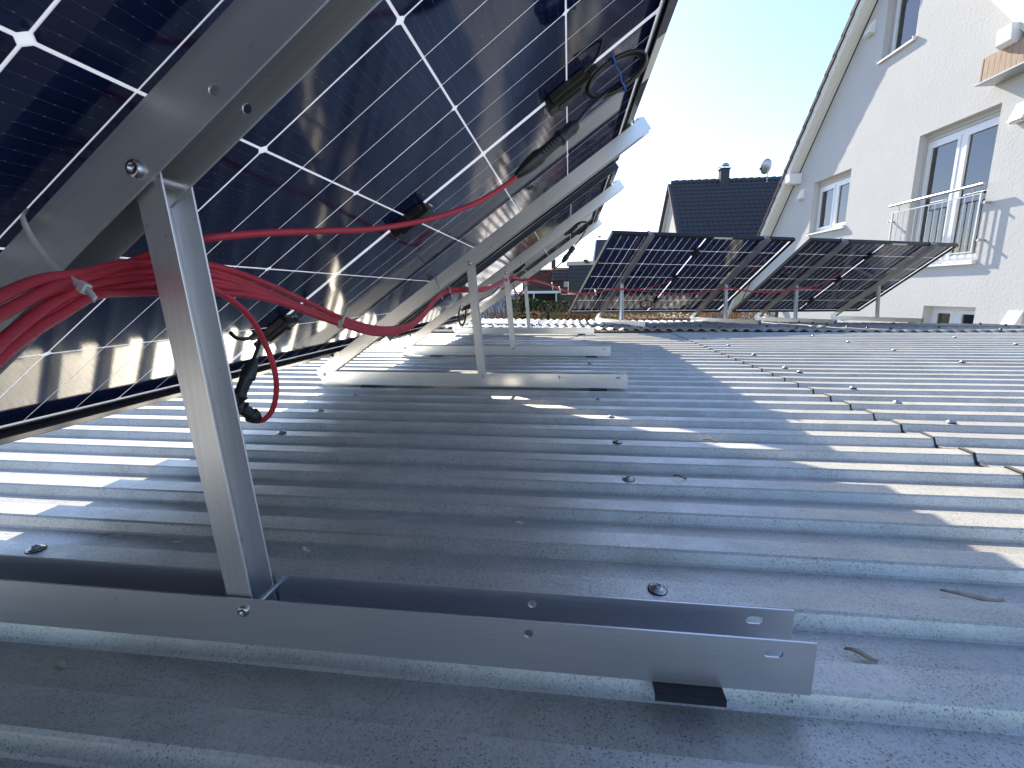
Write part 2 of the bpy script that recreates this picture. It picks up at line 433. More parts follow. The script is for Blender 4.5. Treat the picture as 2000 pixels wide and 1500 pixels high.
# ------------------------------------------------------------------ support frames (aluminium channels)
TH = .6095; X0 = -.13062; Z0 = .03266
cT, sT = math.cos(TH), math.sin(TH)
RL, RH, RW = .8384, .0432, .03675
XB = .3951; SP = .6002; SH = .6801; SLO = .4702; SE = 1.2185; BH = .0396; BO = .0086; BW = .0335
def screw_bolt(name, M, r, h, parent, m=None):
    mb = MB(); mb.lathe([(r*.98, 0), (r, h*.2), (r*.95, h*.55), (r*.82, h*.85), (r*.62, h*.98), (r*.40, h), (r*.39, h*.45), (.0001, h*.42)], M, 24)
    o = mb.build(name, m or M_STEEL, parent); fixn(o); return o
def yM(x, y, z): # local z -> world -y (facing the viewer's side)
    return Matrix(((1, 0, 0, x), (0, 0, -1, y), (0, 1, 0, z), (0, 0, 0, 1)))
def make_frame():
    r = empty('support_frame', category='mounting frame', group='aluminium mounting frames under the solar panels')
    t = .0017
    # base rail: channel open upward, corner clipped at the low end
    out = [(-.1425, .004), (-.1385, 0), (RL, 0), (RL, RH), (-.1425, RH)]
    holes = [circ(.6325, .0324, .0036), slot(.8098, .0324, .0034, .0032)]
    mb = MB()
    mb.plate(out, holes, t, Matrix(((1, 0, 0, 0), (0, 0, 1, 0), (0, 1, 0, 0), (0, 0, 0, 1))))
    mb.plate(out, holes, t, Matrix(((1, 0, 0, 0), (0, 0, 1, RW-t), (0, 1, 0, 0), (0, 0, 0, 1))))
    mb.box((-.1385, t, 0), (RL, RW-t, t))
    smooth_by_angle(fixn(mb.build('base_rail', M_RAIL, r)), .0003, 1)
    # sloped beam: channel open downward; built along its own x axis
    bm = MB(); lo, hi = BO-BH/2, BO+BH/2
    out = [(-.022, lo+.006), (-.010, lo), (SE, lo), (SE, hi), (-.012, hi), (-.022, hi-.012)]
    hs = [circ(SH, 0, .0036), circ(SH+.19, 0, .003), circ(SLO-.21, 0, .003)]
    PM = Matrix(((1, 0, 0, 0), (0, 0, 1, 0), (0, 1, 0, 0), (0, 0, 0, 1)))
    bm.plate(out, hs, t, PM)
    bm.plate(out, hs, t, Matrix.Translation((0, BW-t, 0)) @ PM)
    bm.box((-.010, t, hi-t), (SE, BW-t, hi))
    o = smooth_by_angle(fixn(bm.build('sloped_beam', M_RAIL, r)), .0003, 1)
    B = Matrix.Translation((X0, .0022, Z0)) @ Matrix.Rotation(-TH, 4, 'Y') @ Matrix.Rotation(-.0075, 4, 'Z')
    o.matrix_local = B
    # upright: channel open to +x
    p0, p1 = Vector((.4026, 0, .004)), Vector((.3713, 0, .392))
    d = (p1-p0).normalized(); LN = (p1-p0).length; xa = Vector((d.z, 0, -d.x))
    U = Matrix(((d.x, -xa.x, 0, p0.x), (0, 0, 1, .0045), (d.z, -xa.z, 0, p0.z), (0, 0, 0, 1)))
    # local: x along the upright, y towards -x, z along +y
    um = MB(); uw = .0225; UD = .0285
    ol = [(0, 0), (LN-.001, 0), (LN-.016, uw), (0, uw)]
    um.plate(ol, [], t, U); um.plate(ol, [], t, U @ Matrix.Translation((0, 0, UD-t)))
    um.box((0, uw-t, t), (LN-.016, uw, UD-t), U)
    smooth_by_angle(fixn(um.build('upright', M_UPR, r)), .0003, 1)
    # bolts and pins
    bp = Vector((X0+SP*cT, 0, Z0+SP*sT))
    ybm = .0022-.0075*SP
    screw_bolt('bolt_head', yM(bp.x, ybm, bp.z), .0066, .0042, r)
    screw_bolt('bolt_head', yM(XB, 0, Z0), .0050, .0030, r)
    screw_bolt('bolt_head', yM(X0, 0, Z0), .0050, .0030, r)
    screw_bolt('rivet_head', yM(X0+SLO*cT, .0022-.0075*SLO, Z0+SLO*sT), .0036, .0006, r, M_RAIL)
    MB().tube([(bp.x+.002, ybm+.003, bp.z-.004), (bp.x+.002, ybm+BW+.003, bp.z-.004)], .0042, 14).build('hinge_pin', M_STEEL2, r)
    MB().tube([(XB+.006, .001, Z0), (XB+.006, RW, Z0)], .0030, 14).build('hinge_pin', M_STEEL2, r)
    # clamps that hold the panel on the beam
    for s in (.054, 1.192):
        c = MB(); sg = 1 if s > .6 else -1
        c.box((s, .006, hi), (s+sg*.022, .028, hi+.004)); c.box((s+sg*.0015, .006, hi+.004), (s+sg*.0045, .028, hi+.040)); c.box((s-sg*.008, .006, hi+.0385), (s+sg*.0045, .028, hi+.0415))
        c.lathe([(.005, 0), (.005, .004), (.003, .005)], Matrix.Translation((s+sg*.013, .017, hi+.004)), 8)
        c.build('panel_clamp', M_STEEL2, r).matrix_local = B
    for x in (-.005, .727):
        p = MB(); p.box((x, -.009, -.0036), (x+.050, RW+.006, -.0004))
        p.box((x, -.0108, -.0062), (x+.050, -.0090, -.0006))
        p.build('rubber_pad', M_RUBBER, r)
    return r
F1Y, F2Y = .3127, 1.4094
# ------------------------------------------------------------------ solar panel
PL = Matrix(((cT, 0, -sT, X0), (0, 1, 0, 0), (sT, 0, cT, Z0), (0, 0, 0, 1)))   # local (s, y, off) -> row space
S0, S1, PLEN = .056, 1.190, 1.762
OF0, OFG, OF1 = .0345, .0552, .0645
SPIT, YPIT, MIDG = .1836, .0705, .012
def cell_mesh(kind):
    hx, hy, c = (SPIT-.0031)/2, YPIT/2, .0040; i_ = hy-.0009; o_ = hy-.0013
    if kind == 0: p = [(-hx+c, -o_), (hx-c, -o_), (hx, -o_+c), (hx, i_), (-hx, i_), (-hx, -o_+c)]
    elif kind == 1: p = [(-hx, -i_), (hx, -i_), (hx, i_), (-hx, i_)]
    else: p = [(-hx, -i_), (hx, -i_), (hx, o_-c), (hx-c, o_), (-hx+c, o_), (-hx, o_-c)]
    n = len(p); me = bpy.data.meshes.new('solar_cell')
    me.from_pydata([(x, y, -.0008) for x, y in p]+[(x, y, .0008) for x, y in p], [],
                   [tuple(range(n))[::-1], tuple(range(n, 2*n))]+[(k, (k+1) % n, (k+1) % n+n, k+n) for k in range(n)])
    me.materials.append(M_CELL); return me
CM = [cell_mesh(k) for k in range(3)]
def make_panel(label_y=.55):
    r = empty('solar_panel', category='solar panel', group='framed glass solar panels')
    W = S1-S0; cs = (S0+S1)/2; half = 12*YPIT
    # root local space is (s, y, off), y from 0 to PLEN
    MB().box((S0+.004, .004, OFG-.0006), (S1-.004, PLEN-.004, OFG+.0006)).build('backsheet', M_BACK, r)
    for c in range(6):
        for h in (0, 1):
            for k in range(12):
                y = PLEN/2 + (-MIDG/2-half+(k+.5)*YPIT if h == 0 else MIDG/2+(k+.5)*YPIT)
                kk = k % 3
                o = bpy.data.objects.new('solar_cell', CM[kk]); COL.objects.link(o); o.parent = r
                o.location = (cs+(c-2.5)*SPIT, y, OFG)
    fl, tk = .022, .0022
    def prof_bar(name, box_list):
        mb = MB()
        for a, b in box_list: mb.box(a, b)
        return smooth_by_angle(mb.build(name, M_FRAME, r), .0005, 1)
    for s, sg in ((S0, 1), (S1, -1)):
        lo_, hi_ = sorted((s, s+sg*tk)); f0, f1 = sorted((s+sg*tk, s+sg*fl)); g0, g1 = sorted((s+sg*tk, s+sg*.0105))
        prof_bar('frame_bar', [((lo_, 0, OF0), (hi_, PLEN, OF1)), ((f0, tk, OF0), (f1, PLEN-tk, OF0+.0018)), ((g0, tk, OFG+.0016), (g1, PLEN-tk, OF1)), ((g0, tk, OFG-.004), (g1, PLEN-tk, OFG-.0016))])
    for y, sg in ((0, 1), (PLEN, -1)):
        lo_, hi_ = sorted((y, y+sg*tk)); f0, f1 = sorted((y+sg*tk, y+sg*fl*.8)); g0, g1 = sorted((y+sg*tk, y+sg*.0105))
        prof_bar('frame_bar', [((S0+tk, lo_, OF0), (S1-tk, hi_, OF1)), ((S0+fl, f0, OF0), (S1-fl, f1, OF0+.0018)), ((S0+.0105, g0, OFG+.0016), (S1-.0105, g1, OF1)), ((S0+.0105, g0, OFG-.004), (S1-.0105, g1, OFG-.0016))])
    for j, s in enumerate((.262, .625, .985)):
        y = PLEN/2
        mb = MB(); mb.box((s-.042, y-.016, OFG-.0225), (s+.042, y+.016, OFG-.0015)); mb.box((s-.034, y-.023, OFG-.015), (s+.034, y+.023, OFG-.0015)); mb.box((s-.026, y-.012, OFG-.0260), (s+.020, y+.012, OFG-.0220))
        if j != 1: mb.box((s+(.045 if j == 2 else -.061), y-.009, OFG-.015), (s+(.061 if j == 2 else -.045), y+.009, OFG-.004))
        jb = smooth_by_angle(mb.build('junction_box', M_BOX, r), .0015, 2)
        cl = MB()
        for q in (-.006, .006): cl.lathe([(.0022, 0), (.0024, .003), (.001, .004)], Matrix.Translation((s+(-.046 if j == 2 else .046), y+q, OFG-.012)) @ Matrix.Rotation(PI/2 if j < 2 else -PI/2, 4, 'Y'), 8)
        cl.build('terminal_lug', M_STEEL, jb)
    MB().box((S1-.021, label_y*PLEN, OF0-.0007), (S1-.001, label_y*PLEN+.18, OF0-.0003)).build('paper_label', M_LABEL, r)
    return r
proto_f = make_frame(); proto_p = make_panel(.53)

def row2(kind, y):
    al, be, ga = -1.2023, -.021, -.0052
    A = al-(.004 if kind == 'D' else 0)
    L = Matrix.Rotation(al, 4, 'Z') @ Matrix.Translation((.0348 if kind == 'D' else 0, 1.8978 if kind == 'D' else 0, -.0031 if kind == 'D' else 0))
    y = y-(1.8978 if kind == 'D' else 0)
    G = Matrix.Rotation(-ga, 4, 'Y'); Bx = Matrix.Rotation(be, 4, 'X')
    return Matrix.Translation((.6963, 4.6557, -.0148)) @ G @ Bx @ L @ Matrix.Rotation(-.004 if kind == 'D' else 0, 4, 'Z') @ Matrix.Translation((0, y, 0))
def rotz(x, y, dx, dy, dz, a):
    return Matrix.Translation((.42+dx, y+dy, dz)) @ Matrix.Rotation(a, 4, 'Z') @ Matrix.Translation((-.42, 0, 0))
frames = [
    (rotz(0, F1Y, -.001, 0, -.0005, -.0047), 'nearest aluminium mounting frame in the foreground, base rail across the bottom of the view'),
    (rotz(0, F2Y, 0, 0, 0, 0), 'second aluminium mounting frame from the viewer, its base rail starting under the near panel edge'),
    (rotz(0, 2.1397, .0123, 0, .0004, 0), 'third aluminium mounting frame from the viewer, second last of the left row'),
    (rotz(0, 3.2387, -.0042, 0, .0046, .0007), 'farthest aluminium mounting frame of the left row, beside the wavy sheet edge'),
    (row2('C', .312), 'leftmost aluminium mounting frame of the back row on the wavy roof'),
    (row2('C', 1.4295), 'second aluminium mounting frame from the left in the back row'),
    (row2('D', 2.2335), 'third aluminium mounting frame from the left in the back row'),
    (row2('D', 3.2953), 'rightmost aluminium mounting frame of the back row in front of the white house'),
]

frames += [(rotz(0, -.43, .004, 0, 0, .002), 'aluminium mounting frame of the next panel of the left row, behind the viewpoint'), (rotz(0, -1.53, -.003, 0, 0, 0), 'last aluminium mounting frame of the left row, behind the viewpoint')]
for i, (M, lab) in enumerate(frames):
    o = proto_f if i == 0 else copy_tree(proto_f)
    o.matrix_basis = M; o['label'] = lab
panels = [
    (Matrix.Translation((0, .022, 0)), 'nearest solar panel seen from its dark blue back, filling the upper left'),
    (Matrix.Translation((.0123, 1.885, .001)), 'second solar panel of the left row, seen edge-on behind the nearest one'),
    (row2('C', 0), 'left solar panel of the back row with a pale label under its top edge'),
    (row2('D', 1.8978), 'right solar panel of the back row in front of the white house wall'),
]

panels += [(Matrix.Translation((0, -1.81, 0)), 'solar panel that continues the left row behind the viewpoint')]
for i, (M, lab) in enumerate(panels):
    o = proto_p if i == 0 else copy_tree(proto_p)
    o.matrix_basis = M @ PL; o['label'] = lab

# ------------------------------------------------------------------ cables
def cable(name, pts, r, m, label, cat='cable', group=None, n=10, seg=8):
    o = MB().tube(spline(pts, seg), r, n).build(name, m); o['label'] = label; o['category'] = cat
    if group: o['group'] = group
    return o
bundle = [(-120, 740, .150), (-40, 668, .180), (30, 622, .212), (95, 586, .245), (170, 556, .285), (240, 541, .330), (300, 537, .360), (370, 538, .370), (430, 546, .390), (500, 566, .44), (580, 597, .52), (665, 628, .64),
          (735, 646, .79), (790, 640, .93), (825, 615, 1.08), (850, 585, 1.25), (872, 569, 1.385), (905, 566, 1.44), (945, 566, 1.60), (985, 549, 2.10), (1003, 541, 2.22), (1020, 548, 2.7), (1030, 546, 3.20), (1045, 547, 3.30)]
tail = [(1075, 556, 3.5), (1100, 566, 3.68), (1130, 573, 3.9), (1165, 571, 4.15), (1208, 563, 4.36), (1260, 568, 4.5), (1330, 573, 4.62), (1390, 568, 4.72), (1414, 562, 4.78), (1470, 569, 4.88), (1520, 570, 4.98), (1553, 563, 5.05), (1600, 566, 5.2)]
BP = [at(*p) for p in bundle]; TP = [at(*p) for p in tail]
CR_ = .0032
for c in range(6):
    ph = c*2*PI/6
    pts = []
    src = BP+(TP if c < 3 else [])
    for i, p in enumerate(src):
        spread = 1.0 if i < 6 else (1.08 if i < 11 else .9)
        if i in (4, 11, 16, 19): spread = .72
        if i > 23: spread = .8
        a = ph+i*.16
        f = min(1, max(0, (i-7)/5)); f = f*f*(3-2*f)
        v1 = (c-2.5)*.0045*spread+.0012*math.sin(i*.55+c*1.7); d1 = .0030*math.cos(c*PI)+.0010*math.sin(i*.4+c)
        rr_ = .0061 if c else .001
        v2 = math.sin(c*2*PI/5+i*.10)*rr_*spread; d2 = math.cos(c*2*PI/5+i*.10)*rr_*spread
        vert = v1*(1-f)+v2*f+.0016*math.sin(i*.8+c*2.4); dep = d1*(1-f)+d2*f+.0014*math.sin(i*.7+c*1.1)
        pts.append(p+Vector((0, dep, vert)))
    cable('red_cable', pts, CR_, M_RED, 'red solar cable running in the zip-tied bundle under the panels', 'cable', 'red cables of the long bundle', 12, 7)
top = [(230, 522, .352), (330, 484, .360), (405, 466, .366), (520, 455, .40), (640, 451, .46), (740, 446, .52), (850, 425, .575), (930, 396, .62), (985, 363, .655), (1008, 345, .67)]
cable('red_cable', [at(*p) for p in top], CR_, M_RED, 'single red cable rising above the bundle to the long black connector', n=12)
loop = [(350, 545, .345), (410, 562, .36), (455, 588, .385), (490, 622, .41), (515, 665, .43), (533, 710, .44), (540, 755, .45), (534, 795, .455), (518, 818, .455), (500, 823, .455)]
cable('red_cable', [at(*p) for p in loop], .0028, M_RED, 'red cable looping down beside the near upright to a black plug', n=12)
far_c = [(1004, 546, 2.12), (1025, 547, 2.1), (1055, 541, 2.08), (1078, 529, 2.06), (1098, 512, 2.05)]
cable('red_cable', [at(*p) for p in far_c], .003, M_RED, 'thin red cable climbing from the bundle to the connector against the sky', n=8)
for k, lab in enumerate(('left red cable strand drooping between the third and farthest frames', 'right red cable strand drooping between the third and farthest frames')):
    a, b = ((1002, 556, 2.25), (1034, 553, 3.2)) if k == 0 else ((1003, 560, 2.3), (1033, 549, 3.15))
    cable('red_cable', [at(*a), at(1006+k*4, 572+k*3, 2.5), at(1009+k*2, 583, 2.7), at(1017+k*2, 572, 2.9), at(1026, 560, 3.05), at(*b)], .003, M_RED, lab, n=8)
for pts, lab in (([(1212, 566, 4.38), (1250, 564, 4.35), (1290, 556, 4.30), (1315, 543, 4.22)], 'thin red cable rising across the back of the left rear panel'),
                 ([(1555, 564, 5.0), (1600, 556, 4.98), (1640, 535, 4.92)], 'thin red cable rising across the back of the right rear panel'),
                 ([(1222, 566, 4.4), (1240, 580, 4.45), (1252, 600, 4.55)], 'short red cable hanging to the coil at the foot of the left rear panel')):
    cable('red_cable', [at(*p) for p in pts], .003, M_RED, lab, n=8)

def connector(p, q, label, s=1.):
    """inline plug pair from p to q: tapered nut, ribbed grip, coupler, ribbed grip"""
    p, q = Vector(p), Vector(q); d = q-p; L = d.length; d.normalize()
    r = empty('cable_connector', label=label, category='cable connector')
    Z = d; X = Z.cross(Vector((0, 0, 1))).normalized(); Y = Z.cross(X)
    M = Matrix(((X.x, Y.x, Z.x, p.x), (X.y, Y.y, Z.y, p.y), (X.z, Y.z, Z.z, p.z), (0, 0, 0, 1)))
    def ln(n, pr): fixn(MB().lathe([(a*s, b*L) for a, b in pr], M, 16).build(n, M_BOX, r))
    ln('cable_gland', [(.0035, 0), (.0055, .05), (.0085, .16), (.0098, .26), (.0102, .34)])
    ln('lock_ring', [(.0102, .341), (.0106, .35), (.0100, .362), (.0106, .374), (.0100, .386), (.0106, .398), (.0102, .405)])
    ln('plug_body', [(.0085, .406), (.0080, .5), (.0078, .62), (.0085, .72)])
    ln('socket_collar', [(.0102, .721), (.0108, .735), (.0106, .76), (.0088, .78), (.0088, .9), (.0094, .93), (.0070, 1.0)])
    for k in range(6):
        a = .43+k*.045
        m2 = MB(); m2.box((-.0095*s, -.0028*s, a*L), (.0095*s, .0028*s, (a+.022)*L), M); m2.build('grip_rib', M_BOX, r)
    return r
connector(at(1006, 346, .67), at(1125, 243, .70), 'long black cable connector joining the red cable below the coiled lead', 1.0)
connector(at(498, 700, .50), at(456, 800, .47), 'black cable connector hanging beside the near upright', .85)
connector(at(508, 822, .455), at(462, 790, .44), 'black cable connector at the low end of the red loop', .8)
connector(at(1098, 513, 2.05), at(1121, 482, 2.05), 'small dark cable connector silhouetted against the white sky', 1.2)
def blk(pts, r, label, n=8): return cable('black_cable', [at(*p) for p in pts], r, M_BLACKCABLE, label, 'cable', None, n)
blk([(1122, 245, .70), (1150, 212, .74), (1185, 180, .78), (1212, 160, .80)], .0027, 'black lead from the long connector up to the coiled lead')
blk([(1140, 140, .86), (1160, 118, .86), (1172, 95, .85), (1180, 60, .84), (1184, 20, .83), (1180, -30, .82)], .0025, 'black lead rising from the top junction box out of the view')
blk([(505, 655, .60), (480, 662, .56), (462, 660, .54), (450, 650, .53)], .0025, 'short black lead curving left from the lowest junction box')
blk([(512, 660, .58), (500, 690, .55), (488, 720, .52), (476, 745, .50), (462, 770, .49), (455, 790, .48)], .0025, 'black lead falling from the lowest junction box behind the connector')
blk([(905, 600, 2.1), (925, 592, 2.15), (960, 575, 2.3), (975, 560, 2.35)], .003, 'black lead strung behind the second upright')
blk([(1120, 483, 2.05), (1131, 470, 2.05), (1143, 452, 2.06)], .0027, 'black lead from the small silhouetted connector up to its coil')
def coil(c, rx, a1, n, r, thick, label, tie=M_BLUE, squash=.45, lead=None, tilt=None):
    """loops of cable lying on an inclined plane"""
    root = empty('cable_coil', label=label, category='cable coil'); C_ = Vector(c)
    ex, ey = a1; ex = Vector(ex).normalized(); ey = Vector(ey).normalized(); nz = ex.cross(ey).normalized()
    pts = []
    N = n*20
    for i in range(N+1):
        a = i/20*2*PI; k = i/N
        rr = rx*(1+.09*math.sin(i//20*2.1+a*.15))
        pts.append(C_+ex*(rr*math.cos(a))+ey*(rr*squash*math.sin(a))+nz*((k-.5)*thick*n)+ex*.003*math.sin(i*.05))
    MB().tube(pts, r, 8).build('wound_cable', M_BLACKCABLE, root)
    for s in (-1, 1):
        b = C_+ey*(rx*squash*s); hw = thick*n/2+r
        t = [b+nz*hw+ey*(r*1.4), b+nz*hw-ey*(r*1.4), b-nz*hw-ey*(r*1.4), b-nz*hw+ey*(r*1.4), b+nz*hw+ey*(r*1.4)]
        MB().tube(t, r*.5, 6).build('twist_tie', tie, root)
    MB().tube([C_+ey*(rx*squash)+nz*.004, C_+ex*.006, C_-ey*(rx*squash)+nz*.004], r*.42, 6).build('twist_tie', tie, root)
    return root
coil(at(1204, 146, .79), .046, ((at(1250, 112, .79)-at(1158, 172, .79)), (at(1196, 126, .79)-at(1212, 168, .80))), 6, .0030, .0046, 'coiled black lead with blue twist tie beside the top junction box', squash=.42)
coil(at(1131, 446, 2.07), .036, ((at(1145, 440, 2.07)-at(1117, 452, 2.07)), (0, -.4, 1)), 4, .0027, .003, 'coiled black lead in front of the farthest beam against the sky', M_BLACKCABLE, .6)
coil(at(903, 615, 2.15), .050, ((0.1, 0, 1), (1, .4, 0)), 4, .003, .004, 'coiled black lead hanging low behind the second upright', M_TIE, .33)
coil(at(1262, 594, 4.6), .06, ((1, .3, 0), (0, 0, 1)), 4, .004, .005, 'coiled black lead at the foot of the left rear panel', M_BLACKCABLE, .6)
coil(at(1566, 600, 5.2), .06, ((1, .3, 0), (0, 0, 1)), 4, .004, .005, 'coiled black lead at the foot of the right rear panel', M_BLACKCABLE, .4)

def ribbon(pts, wv, th=.0012):
    pts = spline(pts, 6); wv = Vector(wv); mb = MB(); vs_ = []
    for i, p in enumerate(pts):
        t = (pts[min(i+1, len(pts)-1)]-pts[max(i-1, 0)]).normalized(); nn = t.cross(wv).normalized()*th/2; h = wv/2
        vs_ += [p-h-nn, p+h-nn, p+h+nn, p-h+nn]
    n = len(pts); fs_ = [(0, 1, 2, 3), ((n-1)*4+3, (n-1)*4+2, (n-1)*4+1, (n-1)*4)]
    for i in range(n-1):
        for k in range(4): fs_.append((i*4+k, i*4+(k+1) % 4, (i+1)*4+(k+1) % 4, (i+1)*4+k))
    mb.add(vs_, fs_, True); return mb
def ztie(strap, head, size, label):
    r = empty('zip_tie', label=label, category='zip tie', group='milky zip ties on the cables')
    P = [at(*p) for p in strap]; d = (P[-1]-P[-2]).normalized()
    side = d.cross(FW).normalized()
    fixn(ribbon(P, side*size*.85).build('strap', M_TIE, r))
    h = at(*head); x = d; y = side; z = x.cross(y)
    M = Matrix(((x.x, y.x, z.x, h.x), (x.y, y.y, z.y, h.y), (x.z, y.z, z.z, h.z), (0, 0, 0, 1)))
    smooth_by_angle(MB().box((-size*.7, -size*.65, -size*.4), (size*.7, size*.65, size*.4), M).build('tie_head', M_TIE, r), .0005, 1)
    fixn(ribbon([h+x*size*.5, h+x*size*1.6+z*size*.1, h+x*size*3.0-y*size*.4], side*size*.75).build('tie_tail', M_TIE, r))
    return r
ztie([(52, 412, .318), (44, 424, .298), (62, 465, .292), (92, 505, .283), (125, 535, .270), (160, 560, .262)], (164, 562, .259), .0052, 'large milky zip tie hanging the cable bundle from the nearest beam')
ztie([(672, 612, .66), (678, 606, .63), (671, 622, .60), (664, 640, .61)], (665, 630, .605), .004, 'zip tie round the sagging bundle between the first and second frames')
ztie([(848, 538, 1.42), (852, 548, 1.375), (858, 562, 1.36), (862, 574, 1.36)], (862, 575, 1.355), .005, 'zip tie strap dangling on the second sloped beam')
ztie([(876, 556, 1.40), (878, 562, 1.36), (880, 572, 1.35)], (883, 577, 1.35), .005, 'zip tie closing the bundle just left of the second upright')
ztie([(980, 540, 2.12), (983, 545, 2.08), (984, 553, 2.08)], (984, 549, 2.07), .006, 'zip tie holding the bundle to the third beam')
ztie([(1078, 552, 3.5), (1079, 558, 3.47), (1080, 563, 3.47)], (1079, 560, 3.46), .008, 'zip tie on the free-hanging cables nearest the farthest left-row frame')
ztie([(1092, 560, 3.6), (1093, 566, 3.57), (1094, 570, 3.57)], (1094, 565, 3.56), .009, 'zip tie on the free-hanging cables in front of the dark brick wall')
ztie([(1162, 566, 4.1), (1163, 570, 4.06), (1164, 577, 4.06)], (1163, 570, 4.05), .009, 'zip tie with a long tail on the cables before the left rear panel')

# ------------------------------------------------------------------ debris on the roof
def seed_obj(u, v, L, ang, label, curl=.3, wd=.28, cat='dry seed', y=None):
    z = ZC+.002-(DEP if (y == 't') else 0)
    d = at(u, v, 1)-CAM; p = CAM+d*((z-CZ)/d.z)
    mb = MB(); vs_, fs_ = [], []; n = 9
    for i in range(n+1):
        t = i/n; a = ang+curl*(t-.5)*2
        x_ = p.x+math.cos(ang)*(t-.5)*L-math.sin(ang)*curl*L*.35*(t-.5)**2*4; y_ = p.y+math.sin(ang)*(t-.5)*L+math.cos(ang)*curl*L*.35*(t-.5)**2*4
        ww = 1.35*L*wd*(.12+.9*math.sin(PI*min(1, t*1.05))**1.3*(.45+.55*t)) if wd > .1 else L*wd
        nx, ny = -math.sin(a), math.cos(a)
        hh = .0012+.0022*math.sin(t*5)
        vs_ += [(x_-nx*ww/2, y_-ny*ww/2, z+hh), (x_+nx*ww/2, y_+ny*ww/2, z+hh+.0012), (x_+nx*ww/2, y_+ny*ww/2, z+hh+.0002), (x_-nx*ww/2, y_-ny*ww/2, z+hh-.0008)]
    for i in range(n):
        for k in range(4): fs_.append((i*4+k, i*4+(k+1) % 4, i*4+4+(k+1) % 4, i*4+4+k))
    fs_ += [(3, 2, 1, 0), (n*4, n*4+1, n*4+2, n*4+3)]
    mb.add(vs_, fs_, True)
    o = fixn(mb.build('winged_seed' if wd > .1 else 'dry_twig', M_SEED if wd > .1 else M_TWIG)); o['label'] = label; o['category'] = cat; return o
seed_obj(118, 1298, .020, -.35, 'pale winged seed below the left part of the near base rail', .4, y='t')
seed_obj(592, 1074, .017, -.25, 'curled winged seed just above the near base rail, right of the upright', .5)
seed_obj(216, 1048, .022, .45, 'long dry seed lying left of the near upright', .15, .16)
seed_obj(338, 1060, .020, .5, 'dark slim seed right beside the near upright on its left', .2, .14)
seed_obj(1012, 1023, .016, .3, 'small curled seed in the middle of the shaded roof', .6, .2)
seed_obj(1682, 1281, .024, -.4, 'winged seed to the right of the near rail end', .15, .2, y='t')
seed_obj(1910, 1172, .055, -.12, 'large curled leaf stalk at the right edge of the roof', .45, .12, 'dry leaf', y='t')
seed_obj(1328, 933, .020, -.2, 'thin twig right of the row of roof screws', .2, .06, 'twig')
seed_obj(1388, 862, .030, -.1, 'thin bent straw in the sunlit strip on the roof', .4, .05, 'twig')
seed_obj(862, 914, .010, 0, 'tiny dark leaf crumb in the shaded middle ribs', .1, .4, 'leaf crumb')

# ------------------------------------------------------------------ ground, garage body
def ground_z(x, y):
    t = min(1, max(0, (y-6.0)/2.0)); return -2.7+(1.75)*t*t*(3-2*t)
gx = [-120, -60, -30, -15, -8, -4, 0, 4, 8, 12, 20, 40, 80, 120]; gy = [-60, -20, -5, 0, 3, 5, 6, 6.5, 7, 7.5, 8, 9, 12, 20, 40, 80, 160, 400]
mb = MB(); mb.add([(a, b, ground_z(a, b)) for a in gx for b in gy], [(i*len(gy)+j, (i+1)*len(gy)+j, (i+1)*len(gy)+j+1, i*len(gy)+j+1) for i in range(len(gx)-1) for j in range(len(gy)-1)], True)
mb.build('ground', M_GROUND, kind='structure')
gar = MB(); gar.box((-2.4, -2.3, -2.75), (6.3, 3.5, -.045)); gar.box((-2.9, 3.5, -2.75), (6.3, 4.40, -.075))
o = gar.build('garage_body', M_WALLG); o['label'] = 'rendered garage body carrying the corrugated sheet roof'; o['category'] = 'garage'

# ------------------------------------------------------------------ white gable house (local axes: a along the wall, o out of the wall, z up)
WD = Vector((-.056, .9984, 0)); WN = Vector((-.9984, -.056, 0)); W0 = Vector((6.7, 0, 0))
HM = Matrix(((WD.x, WN.x, 0, W0.x), (WD.y, WN.y, 0, W0.y), (0, 0, 1, 0), (0, 0, 0, 1)))
house = empty('white_house', M=HM, label='white rendered gable house with dark tiled roof on the right', category='house')
RA, RZ, TS = 9.58, 6.20, 1.15
AL, AR = 15.2, 4.1
def rz(a): return RZ-TS*abs(a-RA)
BASE = -3.0
door = (7.44, 8.80, .66, 2.68); win = (10.46, 11.74, 1.53, 2.61); upw = (9.22, 10.0, 4.28, 5.5); bas = (7.29, 8.19, -.9, .02); bas2 = (12.75, 13.35, -.9, -.06)
outer = [(AR, BASE), (AL, BASE), (AL, rz(AL)), (RA, RZ), (AR, rz(AR))]
def rect(q): return [(q[0], q[2]), (q[1], q[2]), (q[1], q[3]), (q[0], q[3])]
PMW = Matrix(((1, 0, 0, 0), (0, 0, 1, -.17), (0, 1, 0, 0), (0, 0, 0, 1)))
wm = MB(); wm.plate(outer, [rect(q) for q in (door, win, upw, bas, bas2)], .17, PMW)
fixn(wm.build('gable_wall', M_PLASTER, house))
# body behind
bd = MB(); bd.box((AR, -9, BASE), (AR+.2, -.17, rz(AR)-.25)); bd.box((AL-.2, -9, BASE), (AL, -.17, rz(AL)-.25)); bd.box((AR, -9.2, BASE), (AL, -9, rz(AR)-.3))
bd.build('side_wall', M_PLASTER, house)
